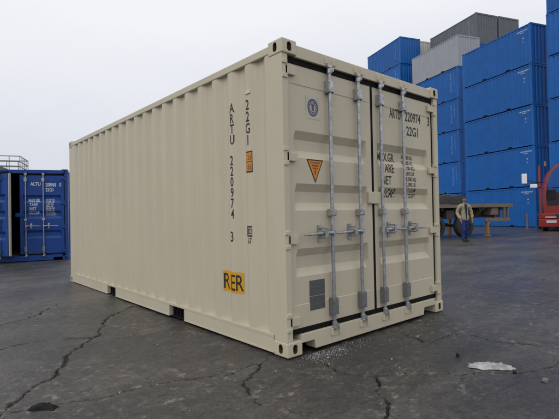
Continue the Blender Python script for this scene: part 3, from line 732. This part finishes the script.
for y0 in (.75, 3.4):
    for x in (.05, CW-.35):
        wh = link('wheel', ty, tk, (x+.3, y0, .5)); wh.rotation_euler.z = R(90); link('rim', ri, wh)
MB().box(.6, 1.9, 1.9, 5.6, .55, .85).build('chassis_beam', 'chassis', tk)

# wooden post before the blue stack
pp = MB(); pp.box(-.045, .045, -.045, .045, -.02, .93, top=(-.035, .05, -.04, .045)); pp.box(-.10, .10, -.1, .1, -.01, .03)
po = pp.build('wooden_post', M['plank'], bevel=.008); po.location = campt(527, 27.0); tag(po, 'short brown wooden post standing before the blue stack', 'post')

# ------------------------------------------------------------------ grey steel access platform at the far left
M['steelgrey'] = plain('grey_painted_steel', (.20, .20, .195), .6, .1)
gp = empty('access_platform', campt(-29, 24.0), -TH); tag(gp, 'grey steel access platform with railing rising behind the blue container', 'platform')
DZ = 3.95; GX = 2.45
MB().box(-3.2, GX, 0, 2.4, DZ-.14, DZ).build('deck', 'steelgrey', gp, bevel=.01)
for x in (-3.0, -.4, GX-.2):
    for y in (.15, 2.25): MB().box(x-.07, x+.07, y-.07, y+.07, 0, DZ-.142).build('column', 'steelgrey', gp)
for x in np.arange(-3.1, GX, .62):
    for y in (.05, 2.35): MB().cyl((x, y, DZ), (x, y, DZ+.92), .022, 6).build('railing_post', 'steelgrey', gp)
for y in np.arange(.05, 2.4, .57): MB().cyl((GX-.05, y, DZ), (GX-.05, y, DZ+.92), .022, 6).build('railing_post', 'steelgrey', gp)
for z in (.3, .6, .92):
    for y in (.05, 2.35): MB().cyl((-3.1, y, DZ+z), (GX-.05, y, DZ+z), .022, 6).build('handrail', 'steelgrey', gp)
    MB().cyl((GX-.05, .05, DZ+z), (GX-.05, 2.35, DZ+z), .022, 6).build('handrail', 'steelgrey', gp)
b = MB(); b.prism([(-3.2, 4.95), (-3.2, 3.97), (2.1, 3.97), (.3, 4.80)], 'y', .5, 1.9); b.build('sloped_hopper', 'steelgrey', gp, bevel=.01)

# ------------------------------------------------------------------ man walking
M['skin'] = plain('skin', (.30, .17, .11), .6, 0, .12, 8)
M['jacket'] = plain('beige_jacket_cloth', (.36, .31, .215), .85, 0, .25, 9, .4)
M['trouser'] = plain('blue_work_cloth', (.012, .035, .18), .85, 0, .25, 9, .4)
M['shirt'] = plain('dark_navy_shirt', (.012, .016, .045), .85)
M['hair'] = plain('dark_hair', (.02, .017, .015), .7, 0, .3, 60)
M['shoe'] = plain('black_shoe', (.015, .014, .013), .5)
def skin(name, chains, mat, parent, root=0, sub=2, fold_amp=0.0):
    vs = []; es = []; rs = []; idx = {}
    for ch in chains:
        prev = None
        for p in ch:
            key = tuple(round(c, 4) for c in p[:3])
            if key not in idx: idx[key] = len(vs); vs.append(p[:3]); rs.append(p[3:] if len(p) == 5 else (p[3], p[3]))
            if prev is not None: es.append((prev, idx[key]))
            prev = idx[key]
    me = bpy.data.meshes.new(name); me.from_pydata(vs, es, []); o = link(name, me)
    md = o.modifiers.new('skin', 'SKIN'); md.use_smooth_shade = True
    for i, sv in enumerate(me.skin_vertices[0].data): sv.radius = rs[i]; sv.use_root = (i == root)
    s2 = o.modifiers.new('sub', 'SUBSURF'); s2.levels = sub; s2.render_levels = sub
    out = bake(o); bpy.data.objects.remove(o); bpy.data.meshes.remove(me)
    out.materials.clear(); out.materials.append(M[mat]); out.shade_smooth()
    if fold_amp:
        r_ = [random.Random(name).uniform(0, 6) for _ in range(3)]
        for v in out.vertices:
            c = v.co; k = math.sin(c.z*55+r_[0]+9*math.sin(c.x*14+r_[1]))+.7*math.sin(c.z*31-c.x*40+r_[2]+c.y*25)
            v.co = c + v.normal*k*fold_amp
    return link(name, out, parent)
mp_ = campt(464.3, 16.3); face = math.atan2(-FH.y, -FH.x)+math.pi/2+R(6)     # local -y looks at the camera
man = empty('person', mp_, face); tag(man, 'person in beige jacket and blue trousers walking beside the flatbed trailer', 'person')
def arm(s, k):   # shoulder to wrist
    return [(s*.16, .0, 1.37, .062), (s*.235, .01+.02*k, 1.20, .05), (s*.268, .03*k+.01, 1.09, .043), (s*.272, -.05-.05*k, .96, .037), (s*.262, -.10-.09*k, .845, .028)]
def leg(s, st):
    return [(s*.085, 0, .86, .085), (s*.095, -.03*st-.02, .66, .072), (s*.098, -.07*st-.03, .47, .055), (s*.10, -.07*st+.02, .30, .050), (s*.105, -.10*st+.04, .085, .036)]
spine = [(0, 0, .93, .12, .09), (0, 0, 1.08, .115, .085), (0, .0, 1.25, .14, .095), (0, .005, 1.37, .11, .075), (0, .0, 1.44, .052), (0, -.012, 1.50, .055)]
head = [(0, -.012, 1.50, .055), (0, -.025, 1.535, .062, .072), (0, -.015, 1.59, .074, .092), (0, -.008, 1.64, .066, .080)]
def hand(s, k):
    wx, wy, wz = s*.262, -.10-.09*k, .845; ch = [[(wx, wy, wz, .028), (wx-s*.004, wy-.012, wz-.045, .034, .018), (wx-s*.006, wy-.020, wz-.082, .034, .015)]]
    for i, (dy, ln) in enumerate(((-.028, .062), (-.009, .072), (.010, .066), (.027, .050))):
        ch.append([(wx-s*.006, wy-.020, wz-.082, .034, .015), (wx-s*.008, wy-.020+dy, wz-.10, .0095), (wx-s*.016, wy-.026+dy, wz-.10-ln*.55, .009), (wx-s*.030, wy-.026+dy, wz-.10-ln*.9, .0075)])
    ch.append([(wx-s*.004, wy-.012, wz-.045, .034, .018), (wx-s*.010, wy-.050, wz-.062, .011), (wx-s*.016, wy-.062, wz-.098, .009)])
    return ch
body = [spine, head]
for s, k in ((-1, 1), (1, -.4)): body += [[(0, .005, 1.37, .11, .075)]+arm(s, k)] + hand(s, k)
for s, st in ((-1, 1), (1, -1)): body += [[(0, 0, .93, .12, .09)]+leg(s, st)]
body += [[(0, -.015, 1.59, .074, .092), (0, -.115, 1.575, .013)], [(0, -.015, 1.59, .074, .092), (.083, .0, 1.58, .014)], [(0, -.015, 1.59, .074, .092), (-.083, .0, 1.58, .014)]]
bo = skin('body', body, 'skin', man)
jk = [[(0, .0, .77, .200, .150), (0, .0, .90, .185, .142), (0, .0, 1.06, .148, .112), (0, .0, 1.24, .165, .118), (0, .008, 1.365, .135, .092), (0, .008, 1.435, .072, .066)]]
for s, k in ((-1, 1), (1, -.4)):
    a = arm(s, k); jk.append([(0, .008, 1.365, .135, .092)]+[(p[0]*1.03, p[1], p[2]+(.02 if i == 4 else 0), p[3]+.022) for i, p in enumerate(a)])
skin('jacket', jk, 'jacket', man, sub=3, fold_amp=.0045)
tj = [[(0, 0, 1.02, .128, .10), (0, 0, .88, .132, .10)]]
for s, st in ((-1, 1), (1, -1)):
    tj.append([(0, 0, .88, .132, .10)]+[(p[0], p[1], p[2], p[3]+.020) for p in leg(s, st)])
skin('trousers', tj, 'trouser', man, sub=3, fold_amp=.005)
for s, st in ((-1, 1), (1, -1)):
    x, y = s*.108, -.10*st+.04
    skin('shoe', [[(x, y+.035, .052, .042), (x, y-.03, .048, .046, .04), (x+s*.012, y-.13, .036, .044, .032), (x+s*.018, y-.19, .030, .032, .024)]], 'shoe', man)
# open jacket front: dark shirt wedge, collar, cap of hair, eyes
b = MB(); b.grid([-1, -.4, .0, .4, 1], [0, .33, .66, 1], lambda u, v: (u*(.012+.040*v), -.130-.006*(1-abs(u))-.006*math.sin(v*2.6)+.076*max(0, v-.6), .84+.58*v)); b.build('shirt_front', 'shirt', man, smooth=60, fix=False)
hb = bmesh.new(); bmesh.ops.create_icosphere(hb, subdivisions=3, radius=1)
for v in list(hb.verts):
    if v.co.z < -.35 or (v.co.y < -.45 and v.co.z < .42): hb.verts.remove(v)
for v in hb.verts: v.co = Vector((v.co.x*.090, v.co.y*.108+.006, v.co.z*.088+1.612+.006*math.sin(v.co.x*40)))
hm = bpy.data.meshes.new('hair'); hb.to_mesh(hm); hb.free(); hm.materials.append(M['hair']); hm.shade_smooth(); link('hair', hm, man)
for s in (-1, 1): MB().cyl((s*.030, -.096, 1.594), (s*.030, -.104, 1.594), .011, 8).build('eye', 'hair', man)
MB().box(-.024, .024, -.099, -.088, 1.533, 1.541).build('mouth', 'redbrown', man, bevel=.003)

# ------------------------------------------------------------------ litter on the ground
M['blackrag'] = plain('wet_black_rubber', (.007, .007, .008), .7, 0, .3, 30, .4)
M['sheetwhite'] = plain('dirty_white_plastic', (.50, .50, .51), .5, 0, .55, 16, .3)
M['stone'] = plain('grey_rubble', (.17, .16, .15), .8, 0, .4, 20, .4)
_n = [q for q in M['blackrag'].node_tree.nodes if q.type == 'BSDF_PRINCIPLED'][0]; _n.inputs['Specular IOR Level'].default_value = .3
rb = lump('rubber_scrap', 'blackrag', .17, .060, .034, 21, 24, 12); rb.location = (-1.665, .408, -.012); rb.rotation_euler.z = R(-8); tag(rb, 'torn black rubber scrap lying beside the long crack', 'scrap')
rb.rotation_euler.z = math.atan2(-.021, .122)+R(-32)
def crumple(name, mat, lx, ly, lz, seed, nr=16, na=56):
    r = np.random.RandomState(seed); b = MB(); T = np.linspace(0, 2*math.pi, na, endpoint=False)
    rad = .72+.45*vnoise(np.cos(T)*2.2+5, np.sin(T)*2.2+5, seed)+.25*(vnoise(np.cos(T)*7+9, np.sin(T)*7+9, seed+1)-.5)
    vs = []
    for i in range(nr):
        q = i/(nr-1)
        for k, t_ in enumerate(T):
            x, y = q*rad[k]*math.cos(t_), q*rad[k]*math.sin(t_)
            h = vnoise(np.array([x*4+20]), np.array([y*3+20]), seed+2)[0]*.55+abs(vnoise(np.array([x*11+20]), np.array([y*9+20]), seed+3)[0]-.5)*1.1
            vs.append((x*lx/2, y*ly/2, lz*h*(1-q**3*.75)))
    fs = [(i*na+k, i*na+(k+1) % na, (i+1)*na+(k+1) % na, (i+1)*na+k) for i in range(nr-1) for k in range(na)]
    n = len(vs); vs2 = vs+[(x, y, z-.003) for x, y, z in vs]
    fs2 = fs+[tuple(reversed([j+n for j in f])) for f in fs]+[((nr-1)*na+k, n+(nr-1)*na+k, n+(nr-1)*na+(k+1) % na, (nr-1)*na+(k+1) % na) for k in range(na)]
    return b.add(vs2, fs2).build(name, mat, smooth=35, fix=False)
sh = crumple('plastic_sheet', 'sheetwhite', .32, .15, .036, 33); sh.location = (.985, -1.155, -.010); sh.rotation_euler.z = math.atan2(-.212, .186); tag(sh, 'crumpled dirty white plastic sheet lying flat on the asphalt', 'sheet')
def rock(name, loc, s, seed, mat='stone', label=None):
    bm = bmesh.new(); bmesh.ops.create_icosphere(bm, subdivisions=2, radius=1); r = random.Random(seed)
    for v in bm.verts: v.co *= 1+r.uniform(-.22, .22); v.co.z = max(v.co.z, -.55)
    for v in bm.verts: v.co = Vector((v.co.x*s[0], v.co.y*s[1], (v.co.z+.5)*s[2]))
    me = bpy.data.meshes.new(name); bm.to_mesh(me); bm.free(); me.materials.append(M[mat]); o = link(name, me); o.location = loc; tag(o, label, 'stone' if mat == 'stone' else 'scrap'); return o
rock('stone', (.965, -1.525, -.010), (.034, .024, .014), 1, 'stone', 'flat pale grey stone in the lower right asphalt')
rock('rubber_scrap', (1.04, -.874, -.010), (.018, .013, .016), 2, 'blackrag', 'small black lump left of the white plastic sheet')
rock('rubber_scrap', (.975, -1.33, -.012), (.020, .013, .014), 3, 'blackrag', 'small black lump at the right tip of the white sheet')
# white flakes scraped off round the near corner
fb = MB(); r = random.Random(9)
for k in range(560):
    ang = r.uniform(0, 6.28); q = abs(r.gauss(0, 1))
    x, y = (.12+abs(r.gauss(0, .30)), -.01-abs(r.gauss(0, .10))) if k < 430 else (r.uniform(-.3, 2.6), -.1-abs(r.gauss(0, .5))) if k < 500 else (-.1-abs(r.gauss(0, .35)), r.uniform(-.2, 2.5))
    s = r.uniform(.0012, .0036)*(r.uniform(1.5, 4) if r.random() < .14 else 1); pts = [(x+s*r.uniform(.5, 1.2)*math.cos(ang+t), y+s*r.uniform(.4, 1.0)*math.sin(ang+t)) for t in (0, 1.3, 2.5, 3.8, 5.0)]
    fb.prism(pts, 'z', -.020, -.012+r.uniform(0, .006))
fl = fb.build('paint_flakes', 'sheetwhite'); tag(fl, 'white flakes and crumbs scattered round the near container corner', 'flakes', kind='stuff')
